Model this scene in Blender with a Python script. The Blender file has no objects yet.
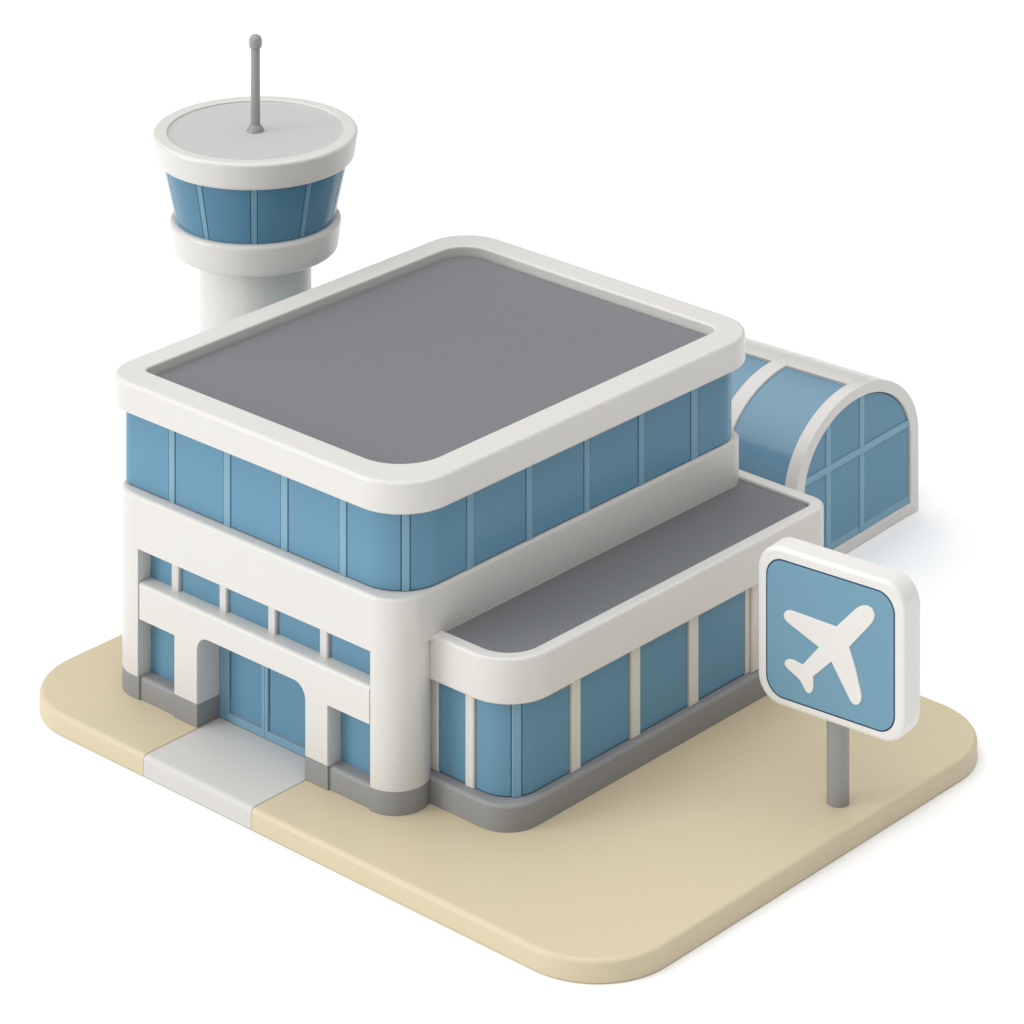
import bpy, bmesh, math
from mathutils import Vector, Matrix

sc = bpy.context.scene
col = sc.collection
PI = math.pi

# ------------------------------------------------------------------ materials
def mat(name, rgb, rough=0.45, spec=0.4, coat=0.0, grain=0.03, bump=0.012, gscale=14.0):
    m = bpy.data.materials.new(name); m.use_nodes = True
    nt = m.node_tree; N = nt.nodes; L = nt.links
    b = N['Principled BSDF']
    b.inputs['Roughness'].default_value = rough
    b.inputs['Specular IOR Level'].default_value = spec
    b.inputs['Coat Weight'].default_value = coat
    b.inputs['Coat Roughness'].default_value = 0.12
    tc = N.new('ShaderNodeTexCoord')
    n1 = N.new('ShaderNodeTexNoise'); n1.inputs['Scale'].default_value = gscale
    n1.inputs['Detail'].default_value = 6; n1.inputs['Roughness'].default_value = 0.7
    L.new(tc.outputs['Object'], n1.inputs['Vector'])
    mr = N.new('ShaderNodeMapRange')
    mr.inputs['From Min'].default_value = 0.25; mr.inputs['From Max'].default_value = 0.75
    mr.inputs['To Min'].default_value = 1 - grain; mr.inputs['To Max'].default_value = 1 + grain
    L.new(n1.outputs['Fac'], mr.inputs['Value'])
    mx = N.new('ShaderNodeMix'); mx.data_type = 'RGBA'; mx.blend_type = 'MULTIPLY'
    mx.inputs[0].default_value = 1.0
    mx.inputs[6].default_value = (*rgb, 1)
    L.new(mr.outputs['Result'], mx.inputs[7])
    L.new(mx.outputs[2], b.inputs['Base Color'])
    n2 = N.new('ShaderNodeTexNoise'); n2.inputs['Scale'].default_value = gscale * 3
    n2.inputs['Detail'].default_value = 3
    L.new(tc.outputs['Object'], n2.inputs['Vector'])
    bp = N.new('ShaderNodeBump'); bp.inputs['Strength'].default_value = bump * 8
    bp.inputs['Distance'].default_value = bump
    L.new(n2.outputs['Fac'], bp.inputs['Height'])
    L.new(bp.outputs['Normal'], b.inputs['Normal'])
    return m

WHITE = mat('white_paint', (0.675, 0.658, 0.628), 0.28, 0.45)
GLASS = mat('blue_glazing', (0.136, 0.288, 0.408), 0.16, 0.10, coat=0.0, grain=0.02, bump=0.004)
CAB = mat('shaded_cab_glazing', (0.09, 0.222, 0.33), 0.16, 0.15, grain=0.02, bump=0.0)  # darker copy of the blue glazing; the cab's shade is put into the colour
VAULT = mat('vault_glazing', (0.135, 0.275, 0.385), 0.16, 0.4, coat=0.4, grain=0.02, bump=0.0)
FRAME = mat('light_blue_frame', (0.205, 0.37, 0.48), 0.35, 0.2, grain=0.02)
GASKET = mat('navy_gasket', (0.012, 0.05, 0.11), 0.5, 0.3)
ROOF = mat('grey_roof', (0.178, 0.184, 0.194), 0.7, 0.25, grain=0.05, bump=0.02)
EDGE_SHADE = mat('roof_edge_shade', (0.02, 0.021, 0.024), 0.8, 0.1)  # near-black strip that paints crevice shade round the roof edges
PLINTH = mat('grey_plinth', (0.285, 0.287, 0.290), 0.5, 0.3, grain=0.04)
SAND = mat('tan_slab', (0.615, 0.53, 0.362), 0.42, 0.4, grain=0.035, bump=0.015)
PATHM = mat('pale_concrete', (0.60, 0.585, 0.56), 0.45, 0.25, grain=0.03, bump=0.015)
DECK = mat('pale_grey_deck', (0.50, 0.50, 0.498), 0.6, 0.25, grain=0.03)
METAL = mat('grey_metal', (0.30, 0.30, 0.30), 0.38, 0.5, grain=0.03)
SIGNB = mat('sign_blue', (0.155, 0.312, 0.425), 0.4, 0.4, grain=0.02)
CABF = mat('cab_frame', (0.165, 0.32, 0.43), 0.35, 0.2, grain=0.02)
SIGNW = mat('sign_white', (0.75, 0.738, 0.71), 0.28, 0.45)
FLOOR = mat('white_floor', (0.97, 0.97, 0.97), 0.9, 0.1, grain=0.0, bump=0.0)

# ------------------------------------------------------------------ helpers
def link(name, bm, materials, parent=None, sharp=42):
    bmesh.ops.remove_doubles(bm, verts=bm.verts, dist=1e-5)
    bmesh.ops.recalc_face_normals(bm, faces=bm.faces)
    me = bpy.data.meshes.new(name); bm.to_mesh(me); bm.free()
    if not isinstance(materials, (list, tuple)): materials = [materials]
    for m in materials: me.materials.append(m)
    me.shade_smooth()
    me.set_sharp_from_angle(angle=math.radians(sharp))
    o = bpy.data.objects.new(name, me); col.objects.link(o)
    w = o.modifiers.new('normals', 'WEIGHTED_NORMAL'); w.keep_sharp = True; w.weight = 80
    if parent is not None: o.parent = parent
    return o

def empty(name, loc, label, cat, group=None):
    o = bpy.data.objects.new(name, None); col.objects.link(o)
    o.location = loc; o['label'] = label; o['category'] = cat
    if group: o['group'] = group
    o.empty_display_size = 0.3
    return o

def rrect(x0, x1, y0, y1, R, n=14):
    """counter-clockwise rounded rectangle; R one radius or four (x0y0, x1y0, x1y1, x0y1)"""
    if not isinstance(R, (list, tuple)): R = [R] * 4
    P = []
    for cx, cy, r, a0 in ((x0 + R[0], y0 + R[0], R[0], PI), (x1 - R[1], y0 + R[1], R[1], 1.5 * PI),
                          (x1 - R[2], y1 - R[2], R[2], 0), (x0 + R[3], y1 - R[3], R[3], .5 * PI)):
        for k in range(n + 1):
            a = a0 + .5 * PI * k / n
            P.append((cx + r * math.cos(a), cy + r * math.sin(a)))
    return P

def offset(P, W, d):
    """inset a counter-clockwise polygon by d times each edge's weight (edge k runs from P[k] to P[k+1])"""
    n = len(P); out = []
    for i in range(n):
        p = Vector(P[i]); a = Vector(P[i - 1]); b = Vector(P[(i + 1) % n])
        e1 = (p - a).normalized(); e2 = (b - p).normalized()
        n1 = Vector((-e1.y, e1.x)); n2 = Vector((-e2.y, e2.x))
        d1 = d * W[i - 1]; d2 = d * W[i]
        det = n1.x * n2.y - n1.y * n2.x
        if abs(det) < 0.02:
            q = p + (n1 * d1 + n2 * d2) * 0.5
        else:
            q = p + Vector(((d1 * n2.y - d2 * n1.y) / det, (d2 * n1.x - d1 * n2.x) / det))
        out.append((q.x, q.y))
    return out

def rnd(r, z, up=True, n=5, i0=0.0):
    """profile points of a round-over of radius r ending at height z (outer face at inset i0)"""
    out = []
    for k in range(n + 1):
        a = .5 * PI * k / n
        if up: out.append((i0 + r - r * math.cos(a), z - r + r * math.sin(a)))
        else:  out.append((i0 + r - r * math.sin(a), z + r - r * math.cos(a)))
    return out

def loft_into(bm, P, prof, W=None, closed=False, cap0=True, cap1=True, tf=None, mi=0):
    """sweep profile [(inset, z)] round the polygon P"""
    if W is None: W = [1.0] * len(P)
    rings = []
    for d, z in prof:
        Q = offset(P, W, d)
        rings.append([bm.verts.new(tf(x, y, z) if tf else (x, y, z)) for x, y in Q])
    n = len(P); m = len(rings)
    for k in range(m if closed else m - 1):
        A = rings[k]; B = rings[(k + 1) % m]
        for i in range(n):
            j = (i + 1) % n
            f = bm.faces.new((A[i], A[j], B[j], B[i])); f.material_index = mi
    if not closed:
        if cap0: bm.faces.new(list(reversed(rings[0]))).material_index = mi
        if cap1: bm.faces.new(rings[-1]).material_index = mi

def loft(name, P, prof, m, parent=None, W=None, closed=False, cap0=True, cap1=True, tf=None, sharp=42):
    bm = bmesh.new()
    loft_into(bm, P, prof, W, closed, cap0, cap1, tf)
    return link(name, bm, m, parent, sharp)

def box(name, x0, x1, y0, y1, z0, z1, m, parent=None, r=0.03):
    P = [(x0, y0), (x1, y0), (x1, y1), (x0, y1)]
    prof = rnd(r, z0, False, 3) + rnd(r, z1, True, 3)
    bm = bmesh.new(); loft_into(bm, P, prof)
    vs = [e for e in bm.edges if abs(e.verts[0].co.x - e.verts[1].co.x) < 1e-6 and abs(e.verts[0].co.y - e.verts[1].co.y) < 1e-6]
    bmesh.ops.bevel(bm, geom=vs, offset=r * .8, segments=2, affect='EDGES', clamp_overlap=True)
    return link(name, bm, m, parent)

def revolve(name, prof, m, parent=None, c=(0, 0, 0), n=72, sharp=42, closed=False, oval=1.0):
    """prof = [(r, z)] turned about the z axis"""
    bm = bmesh.new(); rings = []
    for r, z in prof:
        if r < 1e-6: rings.append([bm.verts.new((c[0], c[1], c[2] + z))])
        else: rings.append([bm.verts.new((c[0] + r * math.cos(2 * PI * k / n), c[1] + r * math.sin(2 * PI * k / n), c[2] + z)) for k in range(n)])
    m_ = len(rings)
    for k in range(m_ if closed else m_ - 1):
        A = rings[k]; B = rings[(k + 1) % m_]
        for i in range(n):
            j = (i + 1) % n
            if len(A) == 1: bm.faces.new((A[0], B[j], B[i]))
            elif len(B) == 1: bm.faces.new((A[i], A[j], B[0]))
            else: bm.faces.new((A[i], A[j], B[j], B[i]))
    return link(name, bm, m, parent, sharp)

class Path2:
    """a plan polyline measured by arc length, with its outward normals"""
    def __init__(self, pts):
        self.p = [Vector(q) for q in pts]
        self.s = [0.0]
        for a, b in zip(self.p, self.p[1:]): self.s.append(self.s[-1] + (b - a).length)
        self.n = []
        for i in range(len(self.p)):
            a = self.p[max(i - 1, 0)]; b = self.p[min(i + 1, len(self.p) - 1)]
            t = (b - a).normalized(); self.n.append(Vector((t.y, -t.x)))
    def at(self, s):
        s = min(max(s, 0), self.s[-1])
        for i in range(len(self.s) - 1):
            if s <= self.s[i + 1] + 1e-9:
                t = (s - self.s[i]) / max(self.s[i + 1] - self.s[i], 1e-9)
                return self.p[i].lerp(self.p[i + 1], t), self.n[i].lerp(self.n[i + 1], t).normalized()
    def cuts(self, a, b):
        return [a] + [s for s in self.s if a + 1e-4 < s < b - 1e-4] + [b]

def slab_on(bm, path, a, b, z0, z1, o0, o1, r, mi=0, taper=None):
    """a panel following the path from a to b, from offset o0 out to o1, its outer edges rounded by r"""
    S = path.cuts(a, b)
    if r > 0:
        S = sorted(set([round(s, 5) for s in S] + [round(a + r, 5), round(b - r, 5)]))
    rings = []
    for s in S:
        p, n = path.at(s)
        edge = (s < a + 1e-4 or s > b - 1e-4)
        oo = o1 - (r if edge else 0)
        def v(o, z):
            k = taper(z) if taper else 0.0
            q = p + n * (o + k); return bm.verts.new((q.x, q.y, z))
        if r > 0: ring = [v(o0, z0), v(o1 - r, z0), v(oo, z0 + r), v(oo, z1 - r), v(o1 - r, z1), v(o0, z1)]
        else: ring = [v(o0, z0), v(o1, z0), v(o1, z1), v(o0, z1)]
        rings.append(ring)
    for A, B in zip(rings, rings[1:]):
        for i in range(len(A)):
            j = (i + 1) % len(A)
            bm.faces.new((A[i], B[i], B[j], A[j])).material_index = mi
    bm.faces.new(rings[0]).material_index = mi
    bm.faces.new(list(reversed(rings[-1]))).material_index = mi

def pane(path, a, b, z0, z1, parent, name='window', out=0.0, taper=None, g=0.022, m=None):
    bm = bmesh.new()
    slab_on(bm, path, a, b, z0, z1, out - .12, out - .03, 0, 1, taper)
    slab_on(bm, path, a + g, b - g, z0 + g, z1 - g, out - .05, out, .012, 0, taper)
    return link(name, bm, [m or GLASS, GASKET], parent)

def mullion(path, a, b, z0, z1, parent, m, out=0.06, r=0.02, name='mullion', taper=None):
    bm = bmesh.new(); slab_on(bm, path, a, b, z0, z1, -.1, out, r, 0, taper)
    return link(name, bm, m, parent)

def cut(o, boxes, prisms=()):
    """boolean the boxes out of an object's mesh, then soften the new edges"""
    cutters = []; solids = []
    for (x0, x1, y0, y1, z0, z1) in boxes:
        bm = bmesh.new()
        bmesh.ops.create_cube(bm, size=1, matrix=Matrix.Translation(((x0 + x1) / 2, (y0 + y1) / 2, (z0 + z1) / 2)) @ Matrix.Diagonal((x1 - x0, y1 - y0, z1 - z0, 1)))
        solids.append(bm)
    for P, z0, z1 in prisms:
        bm = bmesh.new(); loft_into(bm, P, [(0, z0), (0, z1)]); bmesh.ops.recalc_face_normals(bm, faces=bm.faces); solids.append(bm)
    for bm in solids:
        me = bpy.data.meshes.new('cutter'); bm.to_mesh(me); bm.free()
        c = bpy.data.objects.new('cutter', me); col.objects.link(c); cutters.append(c)
        md = o.modifiers.new('cut', 'BOOLEAN'); md.operation = 'DIFFERENCE'; md.solver = 'EXACT'; md.object = c
    wn = o.modifiers.get('normals'); o.modifiers.remove(wn)
    bv = o.modifiers.new('soft', 'BEVEL'); bv.width = .03; bv.segments = 2; bv.limit_method = 'ANGLE'; bv.angle_limit = math.radians(60)
    dg = bpy.context.evaluated_depsgraph_get(); dg.update()
    me = bpy.data.meshes.new_from_object(o.evaluated_get(dg))
    o.modifiers.clear(); o.data = me
    me.shade_smooth(); me.set_sharp_from_angle(angle=math.radians(42))
    w = o.modifiers.new('normals', 'WEIGHTED_NORMAL'); w.keep_sharp = True; w.weight = 80
    for c in cutters:
        md = c.data; bpy.data.objects.remove(c); bpy.data.meshes.remove(md)

# ------------------------------------------------------------------ ground, slab and path
PF, PB, PL, PR, PZ = -1.755, 12.99, -1.80, 17.57, -0.505
bm = bmesh.new()
bmesh.ops.create_grid(bm, x_segments=1, y_segments=1, size=900)
g = link('ground', bm, FLOOR); g.location = (0, 0, PZ - .004); g['kind'] = 'structure'
g['label'] = 'plain white floor under the whole airport model'

X1, X2 = 3.21, 6.86
P = rrect(PL, PR, PF, PB, [2.1, 2.0, 1.95, 2.1], 20)
i = 21                                     # after the first corner the front edge runs to the right
notch = [(X1, PF), (X1, .74), (X2, .74), (X2, PF)]
P2 = P[:i] + notch + P[i:]
W = [1.0] * len(P2)
for k in (i, i + 1, i + 2): W[k] = 0.12
slab_prof = [(.03, PZ), (0, PZ + .03)] + rnd(.12, 0, True, 6)
o = loft('base_slab', P2, slab_prof, SAND, W=W)
o['label'] = 'tan rounded base slab carrying the terminal building and the sign'; o['category'] = 'base slab'
Pp = [(X1 + .012, PF), (X2 - .012, PF), (X2 - .012, .735), (X1 + .012, .735)]
o = loft('path', Pp, slab_prof, PATHM, W=[1.0, .12, .12, .12]); o['kind'] = 'structure'
o['label'] = 'pale grey concrete path leading to the entrance doors'

# ------------------------------------------------------------------ terminal building
T = empty('terminal_building', (5, 6, 0), 'white two storey airport terminal with blue glazing and flat grey roofs', 'building')
def localise(root):
    """move a finished thing's children so that its Empty can stand at the thing's base"""
    inv = Matrix.Translation(-root.location)
    for ch in root.children:
        ch.data.transform(inv)
        for g2 in ch.children: g2.data.transform(inv)

WX0, WX1, WZ, OPT = 1.10, 8.95, 0.55, 3.65    # facade opening
XR, RC = 9.80, .80
BODY = (-.01, XR, 0, 12.79, [.9, RC, .7, 1.0], 16)
body = rrect(*BODY)
wall = loft('wall', body, [(0.0, WZ)] + rnd(.09, 4.93, True, 5) + [(.5, 4.93)], WHITE)
cut(wall, [(WX0, WX1, -1, .47, -.2, OPT), (3.12, 6.91, -1, .80, -.2, 2.32)],
    [([(10.6, RC), (10.6, 12.0), (9.0, 12.0), (9.0, 2 * RC)] + [(XR - RC + RC * math.sin(t), RC + RC * math.cos(t)) for t in [PI / 2 * k / 16 for k in range(1, 17)]], -.2, 3.80)])
wall.parent = T

# plinth: flush under the columns, stepped back and rounded under the windows
B = rrect(*BODY)
i = 17
nt = [(WX0 + .04, 0), (WX0 + .04, .05), (3.0, .05), (3.0, .78), (7.0, .78), (7.0, .05), (WX1 - .02, .05), (WX1 - .02, 0)]
back = [(XR - RC + RC * math.cos(t), RC + RC * math.sin(t)) for t in [PI / 2 * k / 12 for k in range(1, 12)]] + [(9.0, 2 * RC + .02), (9.0, 12.0)]
B2 = B[:i] + nt + B[i:i + 17] + back + B[i + 17:]
Wt = [.04] * len(B2)
for k in range(i, i + 7): Wt[k] = .12
Wt[i + 1] = 1; Wt[i + 5] = 1
loft('plinth', B2, [(0, .002)] + rnd(.10, WZ, True, 5) , PLINTH, T, W=Wt)

# portal: beam with two piers and a round-cornered doorway
def arc(cx, cz, r, a0, a1, n=8):
    return [(cx + r * math.cos(a0 + (a1 - a0) * k / n), cz + r * math.sin(a0 + (a1 - a0) * k / n)) for k in range(n + 1)]
BT, BB, DT = 2.83, 1.96, 2.20
pp = [(WX0 + .015, BB), (2.39, BB), (2.39, WZ), (3.19, WZ)] + arc(3.19 + .36, DT - .36, .36, PI, PI / 2) + \
     arc(6.84 - .36, DT - .36, .36, PI / 2, 0) + [(6.84, WZ), (7.58, WZ), (7.58, BB), (WX1 - .02, BB), (WX1 - .02, BT), (WX0 + .015, BT)]
Wp = [.14] * len(pp)
Wp[-2] = 1.0; Wp[-1] = .8
portal = loft('portal', pp, [(0, .75)] + [(d, -z) for d, z in rnd(.09, 0.005, True, 6)], WHITE, T, W=Wp,
              tf=lambda x, y, z: (x, z, y))
for x0, x1 in ((2.39, 3.19), (6.84, 7.58)):
    bmx = bmesh.new()
    loft_into(bmx, [(x0, -.004), (x1, -.004), (x1, .76), (x0, .76)], [(0.012, .002), (0, .014), (0, WZ - .002)])
    link('pier_base', bmx, PLINTH, portal)

front = Path2([(0, .42), (10, .42)])
mul = [(1.94, 2.19), (3.61, 3.85), (5.27, 5.51), (6.99, 7.24)]
edges = [WX0] + [v for m_ in mul for v in m_] + [WX1]
for a, b in zip(edges[0::2], edges[1::2]):
    pane(front, a, b, BT - .25, OPT, T)
for a, b in mul:
    mullion(front, a, b, BT - .25, OPT - .002, T, WHITE, out=.10, r=.02)
for a, b in ((WX0, 2.6), (7.4, WX1)):
    pane(front, a, b, .5, BB + .06, T)

# entrance doors
dp = Path2([(0, .72), (10, .72)])
for a, b, st in ((3.19, 4.75, (.34, .11)), (4.75, 6.84, (.11, .34))):
    bmx = bmesh.new()
    slab_on(bmx, dp, a, b, .002, .20, -.1, .0, .015)
    slab_on(bmx, dp, a, a + st[0], .18, 2.3, -.1, .0, .015)
    slab_on(bmx, dp, b - st[1], b, .18, 2.3, -.1, .0, .015)
    slab_on(bmx, dp, a, b, 2.14, 2.31, -.1, .0, .015)
    d = link('door', bmx, FRAME, T)
    pane(dp, a + st[0], b - st[1], .2, 2.16, d, 'pane', out=-.05, g=.02)

# upper storey: glass band, light-blue mullions, white parapet, roof
gx0, gx1, gy0, gy1, gz0, gz1 = .05, 9.72, .29, 12.72, 4.932, 6.925
gpl = rrect(gx0, gx1, gy0, gy1, [.5, 1.15, .9, 1.0], 16)
core = loft('upper_wall', offset(gpl, [1] * len(gpl), .1), [(0, 4.8), (0, 7.2)], GASKET, T)
# arc length starts where x = gx0 on the front, as if its left corner were square
k0 = gpl.index(min(gpl, key=lambda q: abs(q[1] - gy0) + abs(q[0] - (gx0 + .5))))
loop = gpl[k0:] + gpl[:k0] + [gpl[k0]]
ring = Path2(loop)
S = [(1.85, 2.05), (3.76, 3.98), (5.70, 5.92), (7.63, 7.85), (9.40, 9.58), (11.31, 11.54), (13.37, 13.58), (15.44, 15.63), (17.45, 17.66), (19.44, 19.70)]
S = [(a - .5, b - .5) for a, b in S]
tot = ring.s[-1]
s = S[-1][1]; nb = 9
gap = (tot + S[0][0] - s) / (nb + 1)
for k in range(1, nb + 1):
    c = s + gap * k
    if c < tot - .3: S.append((c - .1, c + .1))
S = sorted(S)
for (a0, a1), (b0, b1) in zip(S, S[1:]):
    pane(ring, a1, b0, gz0, gz1, T)
# the bay that crosses the start of the loop
wrap = Path2(loop[:-1] + loop)
pane(wrap, S[-1][1], tot + S[0][0], gz0, gz1, T)
for a, b in S:
    mullion(ring, a, b, gz0, gz1, T, FRAME, out=.015, r=.008)

para = rrect(-.14, 10.18, -.15, 12.93, [.95, 1.37, 1.25, 1.27], 18)
hole = rrect(.56, 9.37, .655, 12.13, [.24, 1.2, .40, .8], 18)
PT = 7.66
one = [1] * len(para)
bm = bmesh.new(); rings = []
for d, z in [(.55, 6.92)] + rnd(.05, 6.92, False, 4) + rnd(.09, PT, True, 5): rings.append([(x, y, z) for x, y in offset(para, one, d)])
for k in range(5):
    a = PI / 2 * k / 4
    rings.append([(x, y, PT - .06 + .06 * math.cos(a)) for x, y in offset(hole, one, -.06 * (1 - math.sin(a)))])
rings.append([(x, y, 7.2) for x, y in hole]); rings.append([(x, y, 7.2) for x, y in offset(para, one, .55)])
rv = [[bm.verts.new(p) for p in r_] for r_ in rings]
for k in range(len(rv)):
    A, B_ = rv[k], rv[(k + 1) % len(rv)]
    for q in range(len(A)):
        j_ = (q + 1) % len(A); bm.faces.new((A[q], A[j_], B_[j_], B_[q]))
link('parapet', bm, WHITE, T)
bm = bmesh.new()
Q = offset(hole, one, -.01)
loft_into(bm, Q, [(0, 7.1), (0, 7.36)], mi=1)
loft_into(bm, Q, [(.065, 7.3), (.065, 7.395), (.075, 7.405)], mi=0)
link('roof', bm, [ROOF, EDGE_SHADE], T)

# side wing: plinth, glazing, white posts, parapet and its own roof
def wing_plan(x1, y0, y1, r0, r1, xs=9.3):
    q = rrect(8, x1, y0, y1, [.5, r0, r1, .5], 14)
    return [(xs, y0)] + q[15:45] + [(xs, y1)]
plan = wing_plan(12.0, 1.45, 12.6, .85, .6)
wing = loft('side_wing', offset(plan, [1] * len(plan), .09), [(0, .1), (0, 3.75)], WHITE, T)
wpl = wing_plan(12.23, 1.16, 12.85, .9, .6)
nW = len(wpl); Wl = [1.0] * nW; Wl[-1] = 0.0; 
loft('plinth', wpl, [(0, .002)] + rnd(.09, .62, True, 5) + [(.4, .62)], PLINTH, wing, W=Wl)
wr = Path2(plan)
z0, z1 = .622, 2.828
posts = [(1.32, 1.59), (4.33, 4.65), (6.44, 6.77), (8.56, 8.91)]
cm = (2.54, 2.76)
# left pier hides the column joint, right pier closes the end
mullion(wr, .0, .44, z0, z1, wing, WHITE, out=.03, name='post')
for a, b in posts: mullion(wr, a, b, z0, z1, wing, WHITE, out=.07, r=.025, name='post')
mullion(wr, *cm, z0, z1, wing, FRAME, out=.03, r=.015)
endw = 10.74
for a, b in ((.44, posts[0][0]), (posts[0][1], cm[0]), (cm[1], posts[1][0]), (posts[1][1], posts[2][0]), (posts[2][1], posts[3][0]), (posts[3][1], endw)):
    pane(wr, a, b, z0, z1, wing)
mullion(wr, endw, endw + .16, z0, z1, wing, WHITE, out=.02, r=.02, name='post')
mullion(wr, endw + .16, wr.s[-1] - .02, z0, z1, wing, WHITE, out=.10, r=.03, name='end_wall')
wpa = wing_plan(12.28, 1.18, 12.95, 1.2, .55)
W3 = [1.0] * len(wpa); W3[-1] = 0.0
WT = 3.88
prof = [(.6, 2.83)] + rnd(.05, 2.83, False, 3) + rnd(.075, WT, True, 5) + \
       [(.36 - .07 + .07 * math.sin(a), WT - .07 + .07 * math.cos(a)) for a in [PI / 2 * k / 4 for k in range(5)]] + [(.36, 3.5), (.6, 3.5)]
loft('parapet', wpa, prof, WHITE, wing, W=W3, closed=True)
bm = bmesh.new()
Q = offset(wpa, W3, .35)
loft_into(bm, Q, [(0, 3.5), (0, 3.765)], W3, mi=1)
loft_into(bm, Q, [(.06, 3.7), (.06, 3.788), (.068, 3.796)], W3, mi=0)
link('roof', bm, [ROOF, EDGE_SHADE], wing)
localise(T)

# ------------------------------------------------------------------ control tower
TX, TY = -3.3, 8.22
K = empty('control_tower', (TX, TY, PZ), 'round white control tower with slanted blue glass cab behind the terminal', 'tower')
base = -PZ
def H(z): return z - PZ
revolve('column', [(0, 0), (1.46, 0), (1.482, .03), (1.482, H(7.75)), (0, H(7.75))], WHITE, K, n=96)
def ringprof(r0, r1, z0, z1, b0, b1):
    p = [(0, z0)]
    p += [(r0 - b0 + b0 * math.sin(a), z0 + b0 - b0 * math.cos(a)) for a in [PI / 2 * k / 5 for k in range(6)]]
    p += [(r1 - b1 + b1 * math.cos(a), z1 - b1 + b1 * math.sin(a)) for a in [PI / 2 * k / 6 for k in range(7)]]
    return p + [(0, z1)]
revolve('cab_base', ringprof(2.19, 2.27, H(7.62), H(8.47), .12, .12), WHITE, K, n=96)
ca = math.atan2(-math.cos(0.7371540), math.sin(0.7371540))
circ = Path2([(2.11 * math.cos(ca + 2 * PI * k / 200), 2.11 * math.sin(ca + 2 * PI * k / 200)) for k in range(-20, 221)])
tp = lambda z: (z - H(8.47)) * (2.46 - 2.11) / (10.05 - 8.47)
cs = 2 * PI * 2.11
off = circ.s[20]
zb, zt = H(8.45), H(10.08)
revolve('cab_core', [(0, H(8.3)), (1.98, H(8.3)), (2.33, H(10.2)), (0, H(10.2))], GASKET, K, n=96)
for k in range(10):
    c = off + cs * k / 10 + .1; hw = .07
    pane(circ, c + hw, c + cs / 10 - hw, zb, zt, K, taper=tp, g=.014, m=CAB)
    mullion(circ, c - hw, c + hw, zb, zt, K, CABF, out=.004, r=.003, taper=tp)
b = .09
prof = [(2.2, H(10.02))] + [(2.63 - .12 + .12 * math.sin(a), H(10.02) + .12 - .12 * math.cos(a)) for a in [PI / 2 * k / 5 for k in range(6)]] + \
       [(2.71 - b + b * math.cos(a), H(10.75) - b + b * math.sin(a)) for a in [PI / 2 * k / 6 for k in range(7)]] + \
       [(2.38, H(10.75)), (2.345, H(10.745)), (2.33, H(10.73)), (2.32, H(10.4)), (2.2, H(10.4))]
revolve('roof_rim', prof, WHITE, K, n=128, closed=True)
revolve('roof', [(0, H(10.3)), (2.33, H(10.3)), (2.335, H(10.70)), (0, H(10.70))], DECK, K, n=96)
ant = revolve('antenna', [(0, 0), (.125, 0), (.122, 2.3), (0, 2.3)], METAL, K, c=(0, 0, H(10.66)), n=32)
revolve('antenna_foot', [(0, 0), (.235, 0), (.235, .03), (.215, .09), (.17, .16), (.13, .21), (0, .21)], METAL, ant, c=(0, 0, H(10.67)), n=40)
revolve('antenna_tip', [(0, 0), (.12, 0), (.165, .03), (.172, .1), (.172, .2)] + [(.172 * math.cos(a), .2 + .17 * math.sin(a)) for a in [PI / 2 * k / 8 for k in range(1, 8)]] + [(0, .37)],
        METAL, ant, c=(0, 0, H(12.89)), n=40)

# ------------------------------------------------------------------ barrel-vaulted concourse
HY, HA, HB, HS = 19.30, 2.92, 2.07, 1.66     # centre, half width, rise, spring height
HX0, HX1 = 0.0, 8.2
K2 = empty('concourse_hall', (4.1, HY, PZ), 'barrel vaulted blue glass hall with white ribs behind the terminal', 'hall')
def vault(a, b_, n=40, zb=PZ):
    """profile (y, z) from the right foot over the top to the left foot"""
    return [(HY + a, zb)] + [(HY + a * math.cos(t), HS + b_ * math.sin(t)) for t in [PI * k / n for k in range(n + 1)]] + [(HY - a, zb)]
def shell(name, x0, x1, ao, bo, ai, bi, m, parent, r=.05, rr=(0, 1), zb=PZ):
    """a band of the vault between two profiles, from x0 to x1, its outer edges rounded"""
    n = 44
    i0 = int(rr[0] * n); i1 = int(rr[1] * n)
    full = rr == (0, 1)
    def prof(a, b_):
        q = vault(a, b_, n, zb)
        return q if full else q[1 + i0:2 + i1]
    secs = [(x0, r, r * 0), (x0 + r * .3, r * .3, 0), (x0 + r, 0, 0), (x1 - r, 0, 0), (x1 - r * .3, r * .3, 0), (x1, r, 0)]
    bm = bmesh.new(); rings = []
    for x, d, _ in secs:
        O = prof(ao - d, bo - d); I = prof(ai + d * .5, bi + d * .5)
        rings.append([bm.verts.new((x, y, z)) for y, z in O] + [bm.verts.new((x, y, z)) for y, z in reversed(I)])
    for A, B_ in zip(rings, rings[1:]):
        for i in range(len(A)):
            j = (i + 1) % len(A); bm.faces.new((A[i], B_[i], B_[j], A[j]))
    h = len(rings[0]) // 2
    for R_ in (rings[0], rings[-1]):
        for i in range(h - 1): bm.faces.new((R_[i], R_[i + 1], R_[2 * h - 2 - i], R_[2 * h - 1 - i]))
    return link(name, bm, m, parent)
gl = shell('glazing', HX0 + .2, HX1 - .3, HA - .07, HB - .07, HA - .25, HB - .25, VAULT, K2, .01)
RX = [(7.8, 8.2), (5.34, 5.84), (2.9, 3.4), (.4, .9)]
for k, (a, b_) in enumerate(RX):
    shell('rib', a, b_, HA, HB, HA - .42, HB - .30, WHITE, K2, .06)
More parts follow.
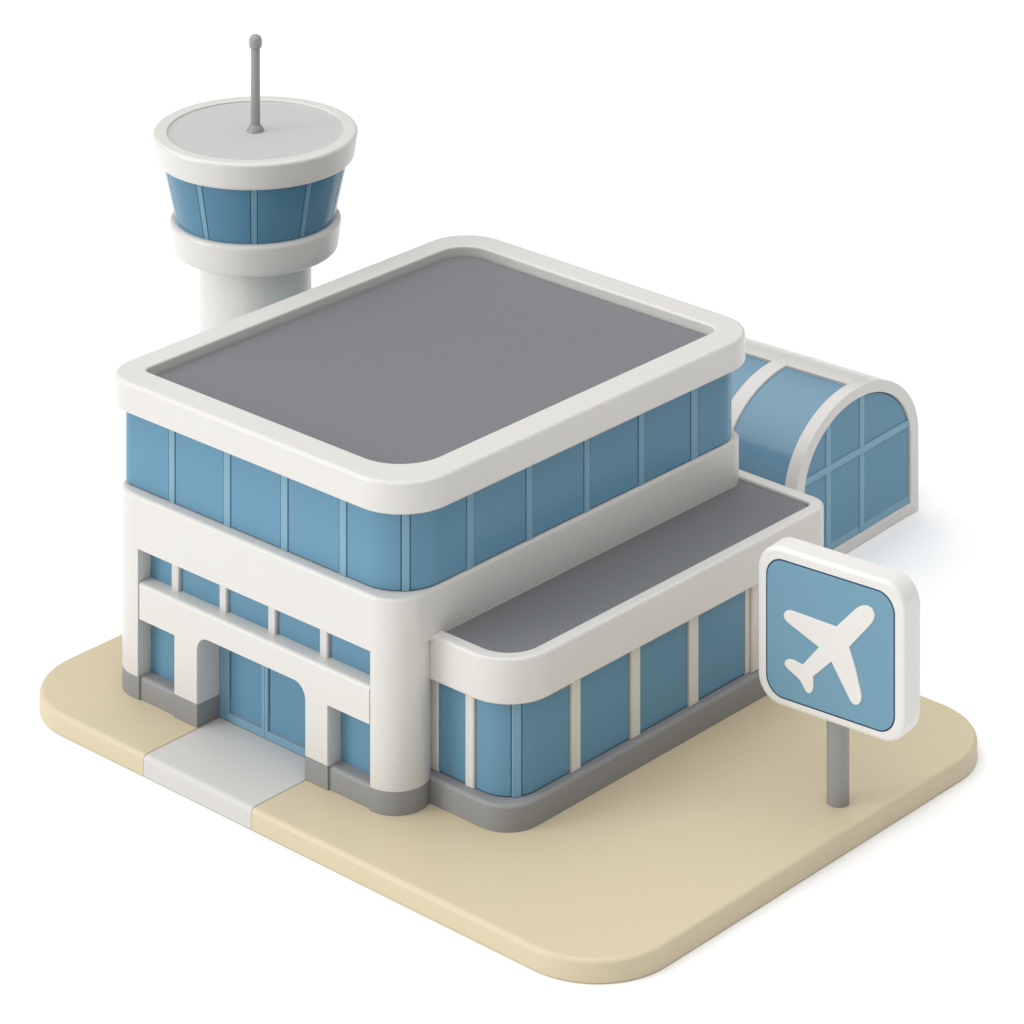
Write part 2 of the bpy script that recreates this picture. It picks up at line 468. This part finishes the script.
for (a, b_) in zip([r_[1] for r_ in RX[1:]], [r_[0] for r_ in RX[:-1]]):
    shell('ridge_beam', a - .03, b_ + .03, HA - .003, HB - .003, HA - .3, HB - .3, WHITE, K2, .01, (.28, .52))
# glazed end wall
yA, yB = HY - HA + .34, HY + HA - .34
sill = box('sill', HX1 - .45, HX1 - .012, yA - .1, yB + .1, PZ + .002, PZ + .30, WHITE, K2, .03)
bm = bmesh.new()
q = vault(HA - .37, HB - .25, 40, PZ + .2)
loft_into(bm, [(y, z) for y, z in q], [(0, HX1 - .5), (0, HX1 - .10)], tf=lambda y, z, x: (x, y, z), mi=1)
q2 = vault(HA - .45, HB - .33, 40, PZ + .33)
loft_into(bm, [(y, z) for y, z in q2], [(0, HX1 - .3), (0, HX1 - .08), (.012, HX1 - .07)], tf=lambda y, z, x: (x, y, z), mi=0)
endw_ = link('end_window', bm, [GLASS, GASKET], K2)
bx0, bx1 = HX1 - .2, HX1 - .045
for yc in (19.52, 17.95):
    zt_ = HS + (HB - .31) * math.sqrt(max(0, 1 - ((yc - HY) / (HA - .36)) ** 2))
    box('mullion', bx0, bx1, yc - .115, yc + .115, PZ + .3, zt_ + .03, FRAME, endw_, .02)
box('transom', bx0, bx1 + .012, yA + .0, yB - .0, 1.89, 2.08, FRAME, endw_, .02)
box('bottom_rail', bx0, bx1 - .02, yA, yB, PZ + .28, PZ + .50, FRAME, endw_, .02)
localise(K2)
K2.rotation_euler = (0, 0, math.radians(3.2)); K2.location.x += .06; K2.location.y -= .22

# ------------------------------------------------------------------ airport sign
SG = empty('airport_sign', (16.62, 7.44, 0), 'square blue sign with white airplane symbol on grey post', 'sign')
SG.rotation_euler = (0, 0, math.radians(5.5))
F0, TH = -.35, .72                      # front plane (local y) and thickness
ftf = lambda x, z, d: (x, -d, z)
outer = rrect(-1.93, 2.07, 1.98, 5.64, .62, 14)
bd = [(0.09, -(F0 + TH)), (.03, -(F0 + TH) + .03), (0, -(F0 + TH) + .09)] + [(d_, z_) for d_, z_ in rnd(.10, -F0, True, 6)]
board = loft('board', outer, bd, SIGNW, SG, tf=ftf)
loft('panel', rrect(-1.665, 1.785, 2.195, 5.38, .45, 14), [(-.012, -F0 - .1), (-.012, -F0 + .004)] , GASKET, board, tf=ftf)
loft('panel', rrect(-1.65, 1.77, 2.21, 5.365, .44, 14), [(.008, -F0 - .06), (.008, -F0 + .006), (.018, -F0 + .013)], SIGNB, board, tf=ftf)
pl = [(-.99, 4.3), (-1.1, 4.26), (-1.17, 4.17), (-1.18, 4.08), (-1.09, 4.0), (-.22, 3.66), (-.66, 3.13), (-.9, 3.18), (-1.04, 3.16), (-1.13, 3.1), (-1.16, 3.01),
      (-1.09, 2.93), (-.86, 2.83), (-.72, 2.75), (-.63, 2.63), (-.58, 2.55), (-.49, 2.51), (-.4, 2.57), (-.36, 2.69), (-.37, 2.94), (.12, 3.42), (.62, 2.69),
      (.69, 2.62), (.79, 2.62), (.88, 2.68), (.935, 2.8), (.92, 2.94), (.77, 3.46), (.6, 3.89), (1.17, 4.56), (1.25, 4.68), (1.285, 4.81), (1.24, 4.92), (1.13, 4.97), (.99, 4.955), (.86, 4.89), (.75, 4.79), (.25, 4.26)]
def soften(P, keep, n=2):
    """round off a polygon except at the inner corners listed"""
    for _ in range(n):
        Q = []
        for i, p in enumerate(P):
            a = P[i - 1]; b_ = P[(i + 1) % len(P)]
            if p in keep: Q.append(p)
            else:
                Q.append((p[0] * .75 + a[0] * .25, p[1] * .75 + a[1] * .25)) if math.dist(p, a) < .35 else Q.append((p[0] + (a[0] - p[0]) / math.dist(p, a) * .05, p[1] + (a[1] - p[1]) / math.dist(p, a) * .05))
                Q.append((p[0] * .75 + b_[0] * .25, p[1] * .75 + b_[1] * .25)) if math.dist(p, b_) < .35 else Q.append((p[0] + (b_[0] - p[0]) / math.dist(p, b_) * .05, p[1] + (b_[1] - p[1]) / math.dist(p, b_) * .05))
        P = Q
    return P
keep = {(-.22, 3.66), (.12, 3.42), (.6, 3.89), (.25, 4.26), (-.66, 3.13), (-.37, 2.94)}
pl = soften(pl, keep, 2)
if sum(a[0] * b_[1] - b_[0] * a[1] for a, b_ in zip(pl, pl[1:] + pl[:1])) < 0: pl = pl[::-1]
loft('airplane_symbol', pl, [(0, -F0 - .03), (0, -F0 + .03), (.014, -F0 + .044)], SIGNW, board, tf=ftf)
revolve('post', [(0, -.01), (.262, -.01), (.262, 2.1), (0, 2.1)], METAL, SG, c=(.02, .06, 0), n=48)

# ------------------------------------------------------------------ light
DOME, KEY = 2.14, .39
w = bpy.data.worlds.new('World'); sc.world = w; w.use_nodes = True
nt = w.node_tree
bg = nt.nodes['Background']
tc = nt.nodes.new('ShaderNodeTexCoord')           # a studio dome: bright overhead and to the left, dim to the right
dot = nt.nodes.new('ShaderNodeVectorMath'); dot.operation = 'DOT_PRODUCT'
ax = Vector((-.06, -.09, .99)).normalized()
dot.inputs[1].default_value = ax
nt.links.new(tc.outputs['Generated'], dot.inputs[0])
mx = nt.nodes.new('ShaderNodeMath'); mx.operation = 'MAXIMUM'; mx.inputs[1].default_value = 0
nt.links.new(dot.outputs['Value'], mx.inputs[0])
pw = nt.nodes.new('ShaderNodeMath'); pw.operation = 'POWER'; pw.inputs[1].default_value = 1.7
nt.links.new(mx.outputs[0], pw.inputs[0])
ml = nt.nodes.new('ShaderNodeMath'); ml.operation = 'MULTIPLY'; ml.inputs[1].default_value = DOME
nt.links.new(pw.outputs[0], ml.inputs[0])
nt.links.new(ml.outputs[0], bg.inputs['Strength'])
bg.inputs['Color'].default_value = (1, 1, 1, 1)
Ld = Vector((-.50, -.80, .30)).normalized()      # one large soft lamp, low at the front left
D = 300
la = bpy.data.lights.new('softbox', 'AREA'); la.shape = 'DISK'; la.size = 140; la.energy = 9.87 * D * D * KEY
la.color = (1.0, .994, .982)
lo = bpy.data.objects.new('softbox', la); col.objects.link(lo)
lo.location = Vector((6, 6, 0)) + Ld * D
lo.rotation_euler = Ld.to_track_quat('Z', 'Y').to_euler()

# ------------------------------------------------------------------ camera
cd = bpy.data.cameras.new('camera'); cam = bpy.data.objects.new('camera', cd); col.objects.link(cam)
cd.sensor_fit = 'HORIZONTAL'; cd.sensor_width = 36; cd.lens = 3987.858 / 1024 * 36
cd.shift_y = (-1221.762 - 512) / 1024
cd.clip_start = 1; cd.clip_end = 2000
cam.location = (72.6706, -65.3591, 46.4962)
cam.rotation_euler = (PI / 2, 0, 0.7371540)
sc.camera = cam

sc.view_settings.view_transform = 'Standard'
sc.view_settings.look = 'None'
sc.view_settings.exposure = 0.0
sc.view_settings.gamma = 1.0
sc.view_settings.use_curve_mapping = False
sc.cycles.use_denoising = True
sc.cycles.max_bounces = 8
